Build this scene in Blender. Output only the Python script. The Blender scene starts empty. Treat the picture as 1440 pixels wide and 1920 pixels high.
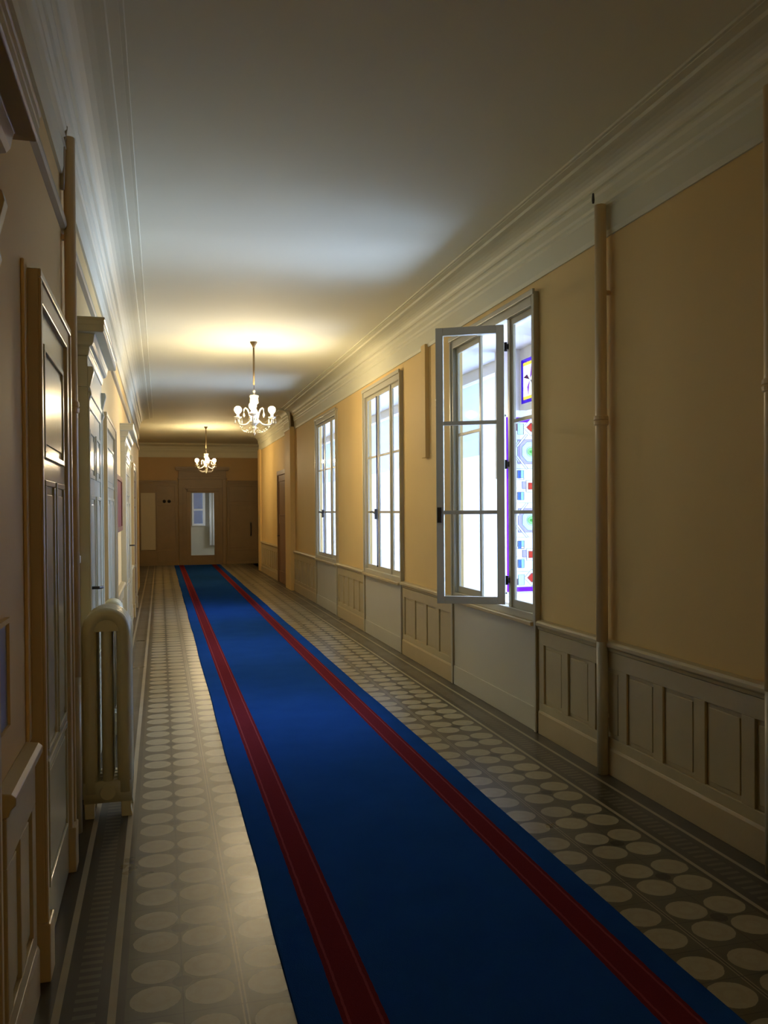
import bpy, bmesh, math, random
from mathutils import Vector, Matrix
random.seed(7)
S = bpy.context.scene
C = S.collection
PI = math.pi

# ------------------------------------------------------------------ camera
CAM_Z = 1.6
F = 1560.0
yaw = math.atan((720 - 300) / F)
pitch, roll = -0.0109, 0.0075
cam_d = bpy.data.cameras.new('camera'); cam = bpy.data.objects.new('camera', cam_d); C.objects.link(cam)
fw = Vector((math.sin(yaw) * math.cos(pitch), math.cos(yaw) * math.cos(pitch), math.sin(pitch)))
rt = Vector((math.cos(yaw), -math.sin(yaw), 0)); up = rt.cross(fw)
r2 = math.cos(roll) * rt - math.sin(roll) * up
u2 = math.sin(roll) * rt + math.cos(roll) * up
M = Matrix((r2, u2, -fw)).transposed().to_4x4(); M.translation = Vector((0, 0, CAM_Z))
cam.matrix_world = M
cam_d.sensor_fit = 'VERTICAL'; cam_d.sensor_height = 24.0
cam_d.lens = F * 24.0 / 1920
cam_d.shift_y = 14.0 / 1920
cam_d.clip_start = 0.05; cam_d.clip_end = 200
S.camera = cam

# ------------------------------------------------------------------ daylight
W = bpy.data.worlds.new('sky'); S.world = W; W.use_nodes = True
bgn = W.node_tree.nodes['Background']
bgn.inputs[0].default_value = (0.56, 0.695, 1.0, 1)
# sky shaped brightest straight across the gallery, to gather daylight into patches by the windows
wn, wl = W.node_tree.nodes, W.node_tree.links
tc = wn.new('ShaderNodeTexCoord'); sx_ = wn.new('ShaderNodeSeparateXYZ'); wl.new(tc.outputs['Generated'], sx_.inputs[0])
ab = wn.new('ShaderNodeMath'); ab.operation = 'ABSOLUTE'; wl.new(sx_.outputs[1], ab.inputs[0])
iv = wn.new('ShaderNodeMath'); iv.operation = 'SUBTRACT'; iv.inputs[0].default_value = 1.0; wl.new(ab.outputs[0], iv.inputs[1])
pw = wn.new('ShaderNodeMath'); pw.operation = 'POWER'; pw.inputs[1].default_value = 3.0; wl.new(iv.outputs[0], pw.inputs[0])
ma = wn.new('ShaderNodeMath'); ma.operation = 'MULTIPLY_ADD'; ma.inputs[1].default_value = 40.0; ma.inputs[2].default_value = 1.1
wl.new(pw.outputs[0], ma.inputs[0]); wl.new(ma.outputs[0], bgn.inputs[1])

def portal(name, loc, rot, sx, sy):
    l = bpy.data.lights.new(name, 'AREA'); l.shape = 'RECTANGLE'; l.size = sx; l.size_y = sy
    l.cycles.is_portal = True
    o = bpy.data.objects.new(name, l); C.objects.link(o); o.location = loc; o.rotation_euler = rot
    return o
for wy in (6.35, 9.79, 13.29):
    portal('window_light_portal', (2.75, wy, 1.95), (0, PI / 2, 0), 2.3, 1.7)

S.view_settings.view_transform = 'Standard'; S.view_settings.look = 'None'
S.view_settings.gamma = 1.0; S.view_settings.use_curve_mapping = False
S.view_settings.exposure = 0.0
S.cycles.use_denoising = True
S.cycles.max_bounces = 12; S.cycles.diffuse_bounces = 9; S.cycles.glossy_bounces = 3
S.cycles.transmission_bounces = 6; S.cycles.transparent_max_bounces = 12
S.cycles.sample_clamp_indirect = 4.0
S.cycles.caustics_reflective = False; S.cycles.caustics_refractive = False

LAMP_STRENGTH = 440.0
LAMP_COL = (1.0, 0.78, 0.45)

# ------------------------------------------------------------------ materials
def newmat(name):
    m = bpy.data.materials.new(name); m.use_nodes = True
    nt = m.node_tree
    return m, nt, nt.nodes['Principled BSDF'], nt.nodes['Material Output']

class G:   # tiny node helper
    def __init__(s, nt): s.nt = nt; s.n = nt.nodes; s.l = nt.links
    def m(s, op, a, b=None, c=None):
        x = s.n.new('ShaderNodeMath'); x.operation = op
        for i, v in enumerate((a, b, c)):
            if v is None: continue
            if isinstance(v, (int, float)): x.inputs[i].default_value = v
            else: s.l.new(v, x.inputs[i])
        return x.outputs[0]
    def mix(s, f, a, b):
        x = s.n.new('ShaderNodeMix'); x.data_type = 'RGBA'
        for i, v in ((0, f), (6, a), (7, b)):
            if isinstance(v, (int, float)): x.inputs[i].default_value = v
            elif isinstance(v, tuple): x.inputs[i].default_value = (*v[:3], 1)
            else: s.l.new(v, x.inputs[i])
        return x.outputs[2]
    def noise(s, vec, scale, det=3.0, rough=.55):
        x = s.n.new('ShaderNodeTexNoise'); x.inputs['Scale'].default_value = scale
        x.inputs['Detail'].default_value = det; x.inputs['Roughness'].default_value = rough
        if vec is not None: s.l.new(vec, x.inputs['Vector'])
        return x.outputs['Fac']
    def pos(s):
        x = s.n.new('ShaderNodeNewGeometry'); y = s.n.new('ShaderNodeSeparateXYZ')
        s.l.new(x.outputs['Position'], y.inputs[0]); return x.outputs['Position'], y.outputs[0], y.outputs[1], y.outputs[2]
    def between(s, x, a, b):
        return s.m('MULTIPLY', s.m('GREATER_THAN', x, a), s.m('LESS_THAN', x, b))
    def bump(s, h, strength, dist, bsdf):
        b = s.n.new('ShaderNodeBump'); b.inputs['Strength'].default_value = strength; b.inputs['Distance'].default_value = dist
        s.l.new(h, b.inputs['Height']); s.l.new(b.outputs[0], bsdf.inputs['Normal'])

def paint(name, col, rough=.5, var=.10, bump=.15, scale=3.0, spec=.5, fine=60.0):
    m, nt, b, o = newmat(name); g = G(nt)
    p, x, y, z = g.pos()
    n = g.noise(p, scale, 4)
    c1 = tuple(c * (1 - var) for c in col); c2 = tuple(min(1, c * (1 + var)) for c in col)
    nt.links.new(g.mix(n, c1, c2), b.inputs['Base Color'])
    b.inputs['Roughness'].default_value = rough; b.inputs['Specular IOR Level'].default_value = spec
    if bump: g.bump(g.noise(p, fine, 3), bump, .003, b)
    return m

M_WALL = paint('cream_wall_paint', (.68, .49, .21), .60, .06, .25, 1.3, .15, 22)
M_CEIL = paint('ceiling_plaster', (.73, .715, .55), .75, .05, .25, 1.0, .3, 14)
M_CORN = paint('cornice_plaster', (.64, .62, .46), .55, .05, .15, 2.0, .4, 30)
M_RAIL = paint('picture_rail_paint', (.36, .31, .20), .5, .06, .1)
M_WAIN = paint('grey_beige_panel_paint', (.45, .37, .20), .38, .10, .2, 5.0, .5, 30)
M_BASE = paint('skirting_paint', (.46, .36, .19), .35, .10, .2, 4.0)
M_WINP = paint('window_grey_paint', (.47, .44, .33), .32, .06, .1, 5.0)
M_APRON = paint('pale_apron_paint', (.52, .49, .37), .35, .05, .15, 2.5)
M_DOOR = paint('gloss_door_paint', (.44, .42, .28), .20, .06, .12, 5.0, .6, 18)
M_CASE = paint('door_casing_paint', (.46, .36, .19), .30, .06, .1, 5.0)
M_DOORG = paint('pale_green_door_paint', (.56, .54, .40), .22, .06, .12, 5.0, .6, 18)
M_BROWN = paint('brown_door_paint', (.22, .12, .05), .4, .12, .1)
M_END = paint('far_panelling_wood', (.23, .155, .065), .42, .15, .15, 4.0)
M_ENDW = paint('far_wall_paint', (.42, .27, .09), .5, .06, .15)
M_RAD = paint('radiator_enamel', (.54, .52, .35), .30, .06, .2, 6.0, .5, 50)
M_PIPE = paint('pipe_cream_paint', (.66, .51, .29), .35, .06, .1, 4.0)
M_PIPEG = paint('pipe_grey_paint', (.43, .39, .27), .35, .06, .1, 4.0)
M_DARK = paint('dark_metal', (.03, .025, .02), .35, .1, .0)
M_GWALL = paint('gallery_white_paint', (.62, .62, .66), .6, .03, .1)
M_GFLOOR = paint('gallery_floor', (.55, .55, .55), .5, .05, .1)
M_WHITE = paint('white_paint', (.8, .8, .78), .4, .03, .0)
M_LEAD = paint('lead_came', (.10, .09, .10), .4, .1, .0)
M_GOLD = paint('dull_gilt', (.20, .09, .04), .4, .2, .2, 20)
M_RED = paint('dark_red_picture', (.16, .03, .02), .4, .35, .0, 14)
M_BLUEG = paint('blue_grey_sheet', (.20, .23, .33), .3, .1, .0)
M_IVORY = paint('ivory_board', (.50, .44, .30), .5, .04, .05)
M_BRONZE = paint('bronze_rod', (.13, .09, .04), .4, .1, .0); M_BRONZE.node_tree.nodes['Principled BSDF'].inputs['Metallic'].default_value = .6

def glass_mat(name, tint, gloss=.06):
    m = bpy.data.materials.new(name); m.use_nodes = True; nt = m.node_tree; nt.nodes.clear()
    out = nt.nodes.new('ShaderNodeOutputMaterial'); t = nt.nodes.new('ShaderNodeBsdfTransparent'); t.inputs[0].default_value = (*tint, 1)
    gl = nt.nodes.new('ShaderNodeBsdfGlossy'); gl.inputs['Roughness'].default_value = .03
    lw = nt.nodes.new('ShaderNodeLayerWeight'); lw.inputs[0].default_value = .25
    mm = nt.nodes.new('ShaderNodeMath'); mm.operation = 'MULTIPLY_ADD'; mm.inputs[1].default_value = .12; mm.inputs[2].default_value = gloss * .5
    nt.links.new(lw.outputs['Fresnel'], mm.inputs[0])
    mx = nt.nodes.new('ShaderNodeMixShader'); nt.links.new(mm.outputs[0], mx.inputs[0])
    nt.links.new(t.outputs[0], mx.inputs[1]); nt.links.new(gl.outputs[0], mx.inputs[2]); nt.links.new(mx.outputs[0], out.inputs[0])
    return m
M_GLASS = glass_mat('window_glass', (.94, .95, .95))
def stained(name, col):
    m = bpy.data.materials.new(name); m.use_nodes = True; nt = m.node_tree; nt.nodes.clear()
    out = nt.nodes.new('ShaderNodeOutputMaterial'); t = nt.nodes.new('ShaderNodeBsdfTransparent'); t.inputs[0].default_value = (*col, 1)
    tr = nt.nodes.new('ShaderNodeBsdfTranslucent'); tr.inputs[0].default_value = (*col, 1)
    mx = nt.nodes.new('ShaderNodeMixShader'); mx.inputs[0].default_value = .15
    nt.links.new(t.outputs[0], mx.inputs[1]); nt.links.new(tr.outputs[0], mx.inputs[2]); nt.links.new(mx.outputs[0], out.inputs[0])
    return m
SG = {k: stained('stained_' + k, v) for k, v in dict(
    violet=(.15, .01, .50), cyan=(.50, .82, .9), ice=(.78, .93, .96), blue=(.06, .16, .62), sky=(.28, .55, .92), red=(.45, .03, .02),
    brown=(.12, .02, .05), green=(.22, .75, .16), leaf=(.03, .35, .03), lime=(.5, .9, .45), mauve=(.38, .33, .58), pale=(.85, .85, .85),
    yellow=(.9, .7, .18), plum=(.18, .05, .16), orchid=(.42, .16, .5)).items()}

# crystal of the chandeliers
M_CRYS, nt_, b_, o_ = newmat('chandelier_glass')
b_.inputs['Base Color'].default_value = (1, .93, .74, 1); b_.inputs['Roughness'].default_value = .12
b_.inputs['Transmission Weight'].default_value = .35; b_.inputs['Specular IOR Level'].default_value = .8
b_.inputs['Subsurface Weight'].default_value = 0
M_BULB = bpy.data.materials.new('lit_bulb'); M_BULB.use_nodes = True; nt_ = M_BULB.node_tree; nt_.nodes.clear()
e_ = nt_.nodes.new('ShaderNodeEmission'); e_.inputs[0].default_value = (*LAMP_COL, 1); e_.inputs[1].default_value = LAMP_STRENGTH
nt_.links.new(e_.outputs[0], nt_.nodes.new('ShaderNodeOutputMaterial').inputs[0])

# carpet
def carpet_mat():
    m, nt, b, o = newmat('blue_carpet_red_stripes'); g = G(nt); p, x, y, z = g.pos()
    n = g.noise(p, 3.0, 4); n2 = g.noise(p, 160, 2)
    blue = g.mix(n, (.010, .052, .235), (.016, .074, .320)); blue = g.mix(g.m('MULTIPLY', n2, .35), blue, (.008, .035, .14))
    red = g.mix(n2, (.10, .014, .020), (.16, .024, .034))
    wob = g.m('MULTIPLY', g.m('SUBTRACT', g.noise(p, 30, 1), .5), .006)
    xx = g.m('ADD', x, wob)
    band = g.m('MAXIMUM', g.between(xx, .532, .672), g.between(xx, 1.478, 1.614))
    thin = g.m('MAXIMUM', g.m('MAXIMUM', g.between(xx, .549, .558), g.between(xx, .648, .657)),
               g.m('MAXIMUM', g.between(xx, 1.495, 1.504), g.between(xx, 1.590, 1.599)))
    c = g.mix(band, blue, red); c = g.mix(g.m('MULTIPLY', thin, .55), c, (.30, .07, .08))
    nt.links.new(c, b.inputs['Base Color']); b.inputs['Roughness'].default_value = .95
    b.inputs['Specular IOR Level'].default_value = .0
    g.bump(g.noise(p, 260, 2), .6, .004, b)
    return m
M_CARPET = carpet_mat()

# patterned cement tile floor
def floor_mat():
    m, nt, b, o = newmat('patterned_cement_tiles'); g = G(nt); p, x, y, z = g.pos()
    n = g.noise(p, 2.2, 4); nf = g.noise(p, 38, 4, .65); nb = g.noise(p, 9, 3)
    ground = g.mix(n, (.075, .064, .038), (.100, .088, .056))
    dark = g.mix(nb, (.040, .034, .022), (.065, .054, .037))
    cream = g.mix(nb, (.28, .25, .16), (.35, .32, .22))
    left = g.m('LESS_THAN', x, 1.08)
    PX = .384; PY = .375
    cx = g.m('ADD', g.m('MULTIPLY', left, .058), g.m('MULTIPLY', g.m('SUBTRACT', 1, left), 2.095))
    cy = g.m('ADD', g.m('MULTIPLY', left, 3.656), g.m('MULTIPLY', g.m('SUBTRACT', 1, left), 3.537))
    def wrap(v, c, per):   # signed distance to the nearest flower centre
        q = g.m('DIVIDE', g.m('SUBTRACT', v, c), per)
        return g.m('MULTIPLY', g.m('SUBTRACT', q, g.m('ROUND', q)), per)
    fx = wrap(x, cx, PX); fy = wrap(y, cy, PY)
    ax = g.m('ABSOLUTE', fx); ay = g.m('ABSOLUTE', fy)
    wob = g.m('MULTIPLY', g.m('SUBTRACT', nf, .5), .010)
    px_ = g.m('SUBTRACT', ax, .088); py_ = g.m('MULTIPLY', g.m('SUBTRACT', ay, .084), 1.10)
    r = g.m('ADD', g.m('SQRT', g.m('ADD', g.m('MULTIPLY', px_, px_), g.m('MULTIPLY', py_, py_))), wob)
    petal = g.m('LESS_THAN', r, .0815)
    ring = g.between(r, .030, .052)
    rc = g.m('ADD', g.m('SQRT', g.m('ADD', g.m('MULTIPLY', fx, fx), g.m('MULTIPLY', fy, fy))), wob)
    heart = g.m('LESS_THAN', rc, .033)
    c = g.mix(petal, ground, cream)
    inner = g.m('MULTIPLY', g.m('MULTIPLY', petal, g.m('GREATER_THAN', g.noise(p, 34, 2, .6), .54)), .24)
    c = g.mix(inner, c, (.27, .225, .14))
    c = g.mix(g.m('MULTIPLY', g.m('MULTIPLY', ring, petal), .30), c, (.26, .22, .14))
    c = g.mix(g.m('MULTIPLY', heart, .9), c, (.022, .017, .011))
    # darker lozenge where four flowers meet, pale double line between columns
    hx = g.m('SUBTRACT', PX / 2, ax)
    line = g.between(hx, .004, .009)
    c = g.mix(g.m('MULTIPLY', line, .6), c, (.36, .32, .22))
    # tile joints every half flower
    jx = g.m('LESS_THAN', g.m('MINIMUM', ax, hx), .0024)
    jy = g.m('LESS_THAN', g.m('MINIMUM', ay, g.m('SUBTRACT', PY / 2, ay)), .0024)
    joint = g.m('MAXIMUM', jx, jy)
    # border bands, measured from each wall
    dl = g.m('ADD', x, .435); dr = g.m('SUBTRACT', 2.63, x)
    def inb(a, b2, c2, d2): return g.m('MAXIMUM', g.between(dl, a, b2), g.between(dr, c2, d2))
    border = g.m('MAXIMUM', g.m('LESS_THAN', dl, .31), g.m('LESS_THAN', dr, .36))
    c = g.mix(border, c, dark)
    pal = inb(.087, .112, .130, .150); pal2 = inb(.258, .284, .322, .342)
    c = g.mix(g.m('MAXIMUM', pal, pal2), c, g.mix(nb, (.27, .235, .155), (.36, .32, .22)))
    mea = inb(.134, .237, .172, .300)
    yy = g.m('FRACT', g.m('DIVIDE', y, .047)); stripe = g.m('MULTIPLY', mea, g.m('LESS_THAN', yy, .45))
    xm = inb(.150, .222, .190, .282)
    c = g.mix(g.m('MULTIPLY', g.m('MULTIPLY', stripe, xm), .45), c, (.20, .175, .12))
    c = g.mix(g.m('MULTIPLY', g.m('MULTIPLY', joint, g.m('SUBTRACT', 1, border)), .75), c, (.04, .035, .025))
    nt.links.new(c, b.inputs['Base Color'])
    rr = g.m('ADD', .22, g.m('MULTIPLY', n, .18)); nt.links.new(rr, b.inputs['Roughness'])
    b.inputs['Specular IOR Level'].default_value = .36
    g.bump(g.noise(p, 4, 1), .08, .004, b)
    return m
M_FLOOR = floor_mat()

# ------------------------------------------------------------------ mesh helpers
def box(bm, x0, x1, y0, y1, z0, z1):
    v = [bm.verts.new((x, y, z)) for x in (x0, x1) for y in (y0, y1) for z in (z0, z1)]
    for f in ((0, 1, 3, 2), (4, 6, 7, 5), (0, 4, 5, 1), (2, 3, 7, 6), (0, 2, 6, 4), (1, 5, 7, 3)):
        bm.faces.new([v[i] for i in f])
def prism(bm, prof, y0, y1):     # prof: closed (x, z) polygon swept along Y
    a = [bm.verts.new((x, y0, z)) for x, z in prof]; b = [bm.verts.new((x, y1, z)) for x, z in prof]
    n = len(prof)
    for i in range(n): bm.faces.new((a[i], a[(i + 1) % n], b[(i + 1) % n], b[i]))
    bm.faces.new(a[::-1]); bm.faces.new(b)
def prismx(bm, prof, x0, x1):    # prof: closed (y, z) polygon swept along X
    a = [bm.verts.new((x0, y, z)) for y, z in prof]; b = [bm.verts.new((x1, y, z)) for y, z in prof]
    n = len(prof)
    for i in range(n): bm.faces.new((a[i], a[(i + 1) % n], b[(i + 1) % n], b[i]))
    bm.faces.new(a[::-1]); bm.faces.new(b)
def lathe(bm, prof, seg=20, c=(0, 0)):   # prof: [(r, z)]
    rings = []
    for r, z in prof:
        r = max(r, 1e-4)
        rings.append([bm.verts.new((c[0] + r * math.cos(2 * PI * i / seg), c[1] + r * math.sin(2 * PI * i / seg), z)) for i in range(seg)])
    for a, b in zip(rings, rings[1:]):
        for i in range(seg): bm.faces.new((a[i], a[(i + 1) % seg], b[(i + 1) % seg], b[i]))
    bm.faces.new(rings[0][::-1]); bm.faces.new(rings[-1])
def tube(bm, pts, r, seg=10):
    pts = [Vector(p) for p in pts]; n = len(pts); rings = []
    rs = r if isinstance(r, (list, tuple)) else [r] * n
    prev = None
    for i, p in enumerate(pts):
        t = (pts[min(i + 1, n - 1)] - pts[max(i - 1, 0)]).normalized()
        if prev is None:
            a = Vector((0, 0, 1)) if abs(t.z) < .9 else Vector((1, 0, 0))
            u = t.cross(a).normalized()
        else: u = (prev - t * prev.dot(t)).normalized()
        prev = u; w = t.cross(u)
        rings.append([bm.verts.new(p + (u * math.cos(2 * PI * k / seg) + w * math.sin(2 * PI * k / seg)) * rs[i]) for k in range(seg)])
    for a, b in zip(rings, rings[1:]):
        for k in range(seg): bm.faces.new((a[k], a[(k + 1) % seg], b[(k + 1) % seg], b[k]))
    bm.faces.new(rings[0][::-1]); bm.faces.new(rings[-1])
def obj(name, bm, mat, parent=None, bevel=0, smooth=False, loc=None):
    bmesh.ops.recalc_face_normals(bm, faces=bm.faces)
    me = bpy.data.meshes.new(name); bm.to_mesh(me); bm.free()
    if smooth:
        for p in me.polygons: p.use_smooth = len(p.vertices) == 4
    me.materials.append(mat)
    o = bpy.data.objects.new(name, me); C.objects.link(o)
    if parent is not None:
        o.parent = parent
        o.matrix_parent_inverse = Matrix.Translation(-parent.location) if parent.type == 'EMPTY' and parent.get('abs') else Matrix()
    if loc: o.location = loc
    if bevel:
        md = o.modifiers.new('bevel', 'BEVEL'); md.width = bevel; md.segments = 2; md.limit_method = 'ANGLE'; md.angle_limit = .7
    return o
def NB(): return bmesh.new()
def boxes(*bs):
    bm = NB()
    for b in bs: box(bm, *b)
    return bm
def thing(name, label, cat, loc=(0, 0, 0), group=None, kind=None):
    # children are modelled in world coordinates, the empty sits at the thing's base
    o = bpy.data.objects.new(name, None); C.objects.link(o); o.location = loc; o.empty_display_size = .1
    o['label'] = label; o['category'] = cat
    if group: o['group'] = group
    if kind: o['kind'] = kind
    return o
def part(name, bm, mat, parent, bevel=0, smooth=False, label=None):
    """world-coordinate bmesh parented under `parent` (empty or part) without moving it"""
    o = obj(name, bm, mat, None, bevel, smooth)
    w = Vector((0, 0, 0)); q = parent
    while q is not None: w += q.location; q = q.parent
    o.data.transform(Matrix.Translation(-w)); o.parent = parent
    if label: o['label'] = label
    return o
def tag(o, label, cat, group=None, kind=None):
    o['label'] = label; o['category'] = cat
    if group: o['group'] = group
    if kind: o['kind'] = kind
    return o
def struct(name, bm, mat, label, cat, bevel=0, smooth=False):
    return tag(obj(name, bm, mat, None, bevel, smooth), label, cat, None, 'structure')

XL, XR = -.435, 2.63
ZC = 3.65
YB, YE = -9.0, 25.8
WT = .08      # thickness of the right wall
WIN = [(5.47, 7.24), (8.92, 10.66), (12.43, 14.15)]
WZ0, WZ1 = .79, 3.16
GX = 4.5      # outer wall of the gallery beyond the windows

# ------------------------------------------------------------------ room shell
struct('floor', boxes((-1.3, 3.9, YB - .2, YE + .1, -.15, 0)), M_FLOOR, 'floor of patterned cement tiles with pale round petals and dark border', 'floor')
struct('ceiling', boxes((-1.3, 3.9, YB - .2, YE + .1, ZC, ZC + .15)), M_CEIL, 'plain plaster ceiling running over the whole corridor', 'ceiling')
struct('wall_left', boxes((XL - .2, XL, YB - .2, 18.7, 0, ZC)), M_WALL, 'long cream wall on the left with doors and radiators', 'wall')
struct('wall_back', boxes((XL - .2, XR + WT, YB - .2, YB, 0, ZC)), M_WALL, 'cream wall closing the corridor behind the viewer', 'wall')
bm = NB(); ys = [YB - .2] + [v for w in WIN for v in w] + [22.75]
for i in range(0, len(ys), 2): box(bm, XR, XR + WT, ys[i], ys[i + 1], 0, ZC)
for a, b in WIN: box(bm, XR, XR + WT, a, b, WZ1, ZC)
for a, b in WIN: box(bm, XR, XR + WT, a, b, 0, WZ0)
struct('wall_right', bm, M_WALL, 'long cream wall on the right pierced by three tall windows', 'wall')
struct('wall_recess_left', boxes((-.85, -.65, 18.7, YE, 0, ZC), (-.65, XL, 18.7, 18.72, 0, ZC)), M_WALL, 'side wall of the wider bay at the far left end', 'wall')
struct('wall_recess_right', boxes((3.35, 3.55, 22.75, YE, 0, ZC), (XR + WT, 3.55, 22.65, 22.75, 0, ZC)), M_ENDW, 'side wall of the wider bay at the far right end', 'wall')
struct('wall_end', boxes((-.85, .90, YE, YE + .15, 0, ZC), (1.60, 3.55, YE, YE + .15, 0, ZC), (.90, 1.60, YE, YE + .15, 2.2, ZC), (.90, 1.60, YE, YE + .15, 0, .28)),
       M_ENDW, 'ochre wall closing the far end above the panelling', 'wall')

# cornices ----------------------------------------------------------
CP = [(0, 3.24), (.012, 3.24), (.018, 3.27), (.018, 3.40), (.030, 3.415), (.030, 3.435), (.040, 3.45), (.040, 3.50), (.052, 3.515), (.052, 3.53)]
for k in range(8):
    t = k / 7 * PI / 2
    CP.append((.20 - .135 * math.cos(t), 3.535 + .075 * math.sin(t)))
CP += [(.215, 3.612), (.220, 3.630), (.262, 3.634), (.262, 3.640), (.278, 3.640), (.282, ZC), (0, ZC)]
CPL = [(x * 1.12, z - .07 * max(0, (3.55 - z) / .31)) for x, z in CP]
bm = NB(); prism(bm, [(XL + x, z) for x, z in CPL], YB, 18.7)
for z in (3.30, 3.345): prism(bm, [(XL + .018, z), (XL + .030, z + .006), (XL + .018, z + .012)], YB, 18.7)
struct('trim_1', bm, M_CORN, 'layered plaster cornice along the left wall', 'cornice')
bm = NB(); prism(bm, [(XR - x, z) for x, z in CP], YB, 16.58)
struct('trim_2', bm, M_CORN, 'layered plaster cornice along the right wall over the windows', 'cornice')
bm = NB(); prism(bm, [(XR - .10 - x, z + .0) for x, z in CP] , 16.58, 17.35); prism(bm, [(XR - x, z) for x, z in CP], 17.35, 22.75)
struct('trim_3', bm, M_CORN, 'plaster cornice stepping out over the pilaster and on to the far end', 'cornice')
bm = NB(); prismx(bm, [(YE - x, z) for x, z in CP], -.65, 3.35)
struct('trim_4', bm, M_CORN, 'plaster cornice across the far end wall', 'cornice')
bm = NB(); prism(bm, [(XL, 2.925), (XL + .022, 2.935), (XL + .028, 2.95), (XL + .022, 2.985), (XL, 2.99)], YB, 18.6)
struct('trim_5', bm, M_RAIL, 'narrow brown picture rail high on the left wall', 'picture rail')
# pilaster on the right
struct('trim_6', boxes((XR - .10, XR, 16.62, 17.35, 0, 3.3)), M_WALL, 'shallow pilaster past the third window', 'pilaster', .006)
struct('trim_7', boxes((XR - .05, XR, 22.3, 22.75, 0, 3.26)), M_WALL, 'corner strip where the right wall ends', 'pilaster', .006)

# wainscot and skirting ---------------------------------------------
def wainscot(side, y0, y1, name, bname, label, blabel, pitch=.36, zt=.74, start=None):
    s = -1 if side == 'r' else 1; X = XR if side == 'r' else XL
    def bx(bm, d0, d1, a, b, z0, z1):
        xa, xb = sorted((X + s * d0, X + s * d1)); box(bm, xa, xb, a, b, z0, z1)
    n = max(1, round((y1 - y0 - .06) / pitch)); p = (y1 - y0 - .06) / n
    bm = NB(); bx(bm, 0, .012, y0, y1, .16, zt)
    bx(bm, .012, .028, y0, y1, .16, .225); bx(bm, .012, .028, y0, y1, .64, zt)
    for i in range(n + 1):
        c = y0 + .03 + i * p; bx(bm, .012, .028, max(y0, c - .045), min(y1, c + .045), .225, .64)
    for i in range(n):       # bevelled field of each panel
        a, b = y0 + .03 + i * p + .065, y0 + .03 + (i + 1) * p - .065
        if b > a + .03: bx(bm, .012, .020, a, b, .25, .615)
    prism(bm, [(X, zt), (X + s * .034, zt + .004), (X + s * .038, zt + .022), (X + s * .052, zt + .034), (X + s * .052, zt + .055), (X + s * .040, zt + .066), (X, zt + .072)], y0, y1)
    struct(name, bm, M_WAIN, label, 'wainscot', .003)
    bm = NB(); prism(bm, [(X, 0), (X + s * .036, 0), (X + s * .036, .150), (X + s * .030, .166), (X, .17)], y0, y1)
    struct(bname, bm, M_BASE, blabel, 'skirting board', .002)
wainscot('r', YB, 5.44, 'trim_8', 'baseboard_right', 'panelled wainscot on the right in front of the first window', 'skirting board of the right wall nearest the viewer')
wainscot('r', 7.27, 8.90, 'trim_9', 'baseboard_right_2', 'panelled wainscot between the first and second windows', 'skirting board between the first and second windows')
wainscot('r', 10.69, 12.41, 'trim_10', 'baseboard_right_3', 'panelled wainscot between the second and third windows', 'skirting board between the second and third windows')
wainscot('r', 14.17, 16.62, 'trim_11', 'baseboard_right_4', 'panelled wainscot between the third window and the pilaster', 'skirting board between the third window and the pilaster')
wainscot('r', 18.95, 22.3, 'trim_12', 'baseboard_right_5', 'panelled wainscot past the brown door on the right', 'skirting board past the brown door on the right')
wainscot('l', 2.42, 2.95, 'trim_13', 'baseboard_left', 'short panelled wainscot on the left before the first door', 'skirting board on the left before the first door', pitch=.3, zt=.775)
wainscot('l', 6.12, 6.56, 'trim_14', 'baseboard_left_2', 'short wainscot behind the second radiator', 'skirting board behind the second radiator')
wainscot('l', 8.12, 9.95, 'trim_15', 'baseboard_left_3', 'panelled wainscot under the red picture', 'skirting board under the red picture')
wainscot('l', 11.75, 13.1, 'trim_16', 'baseboard_left_4', 'panelled wainscot past the fourth left door', 'skirting board past the fourth left door')

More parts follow.
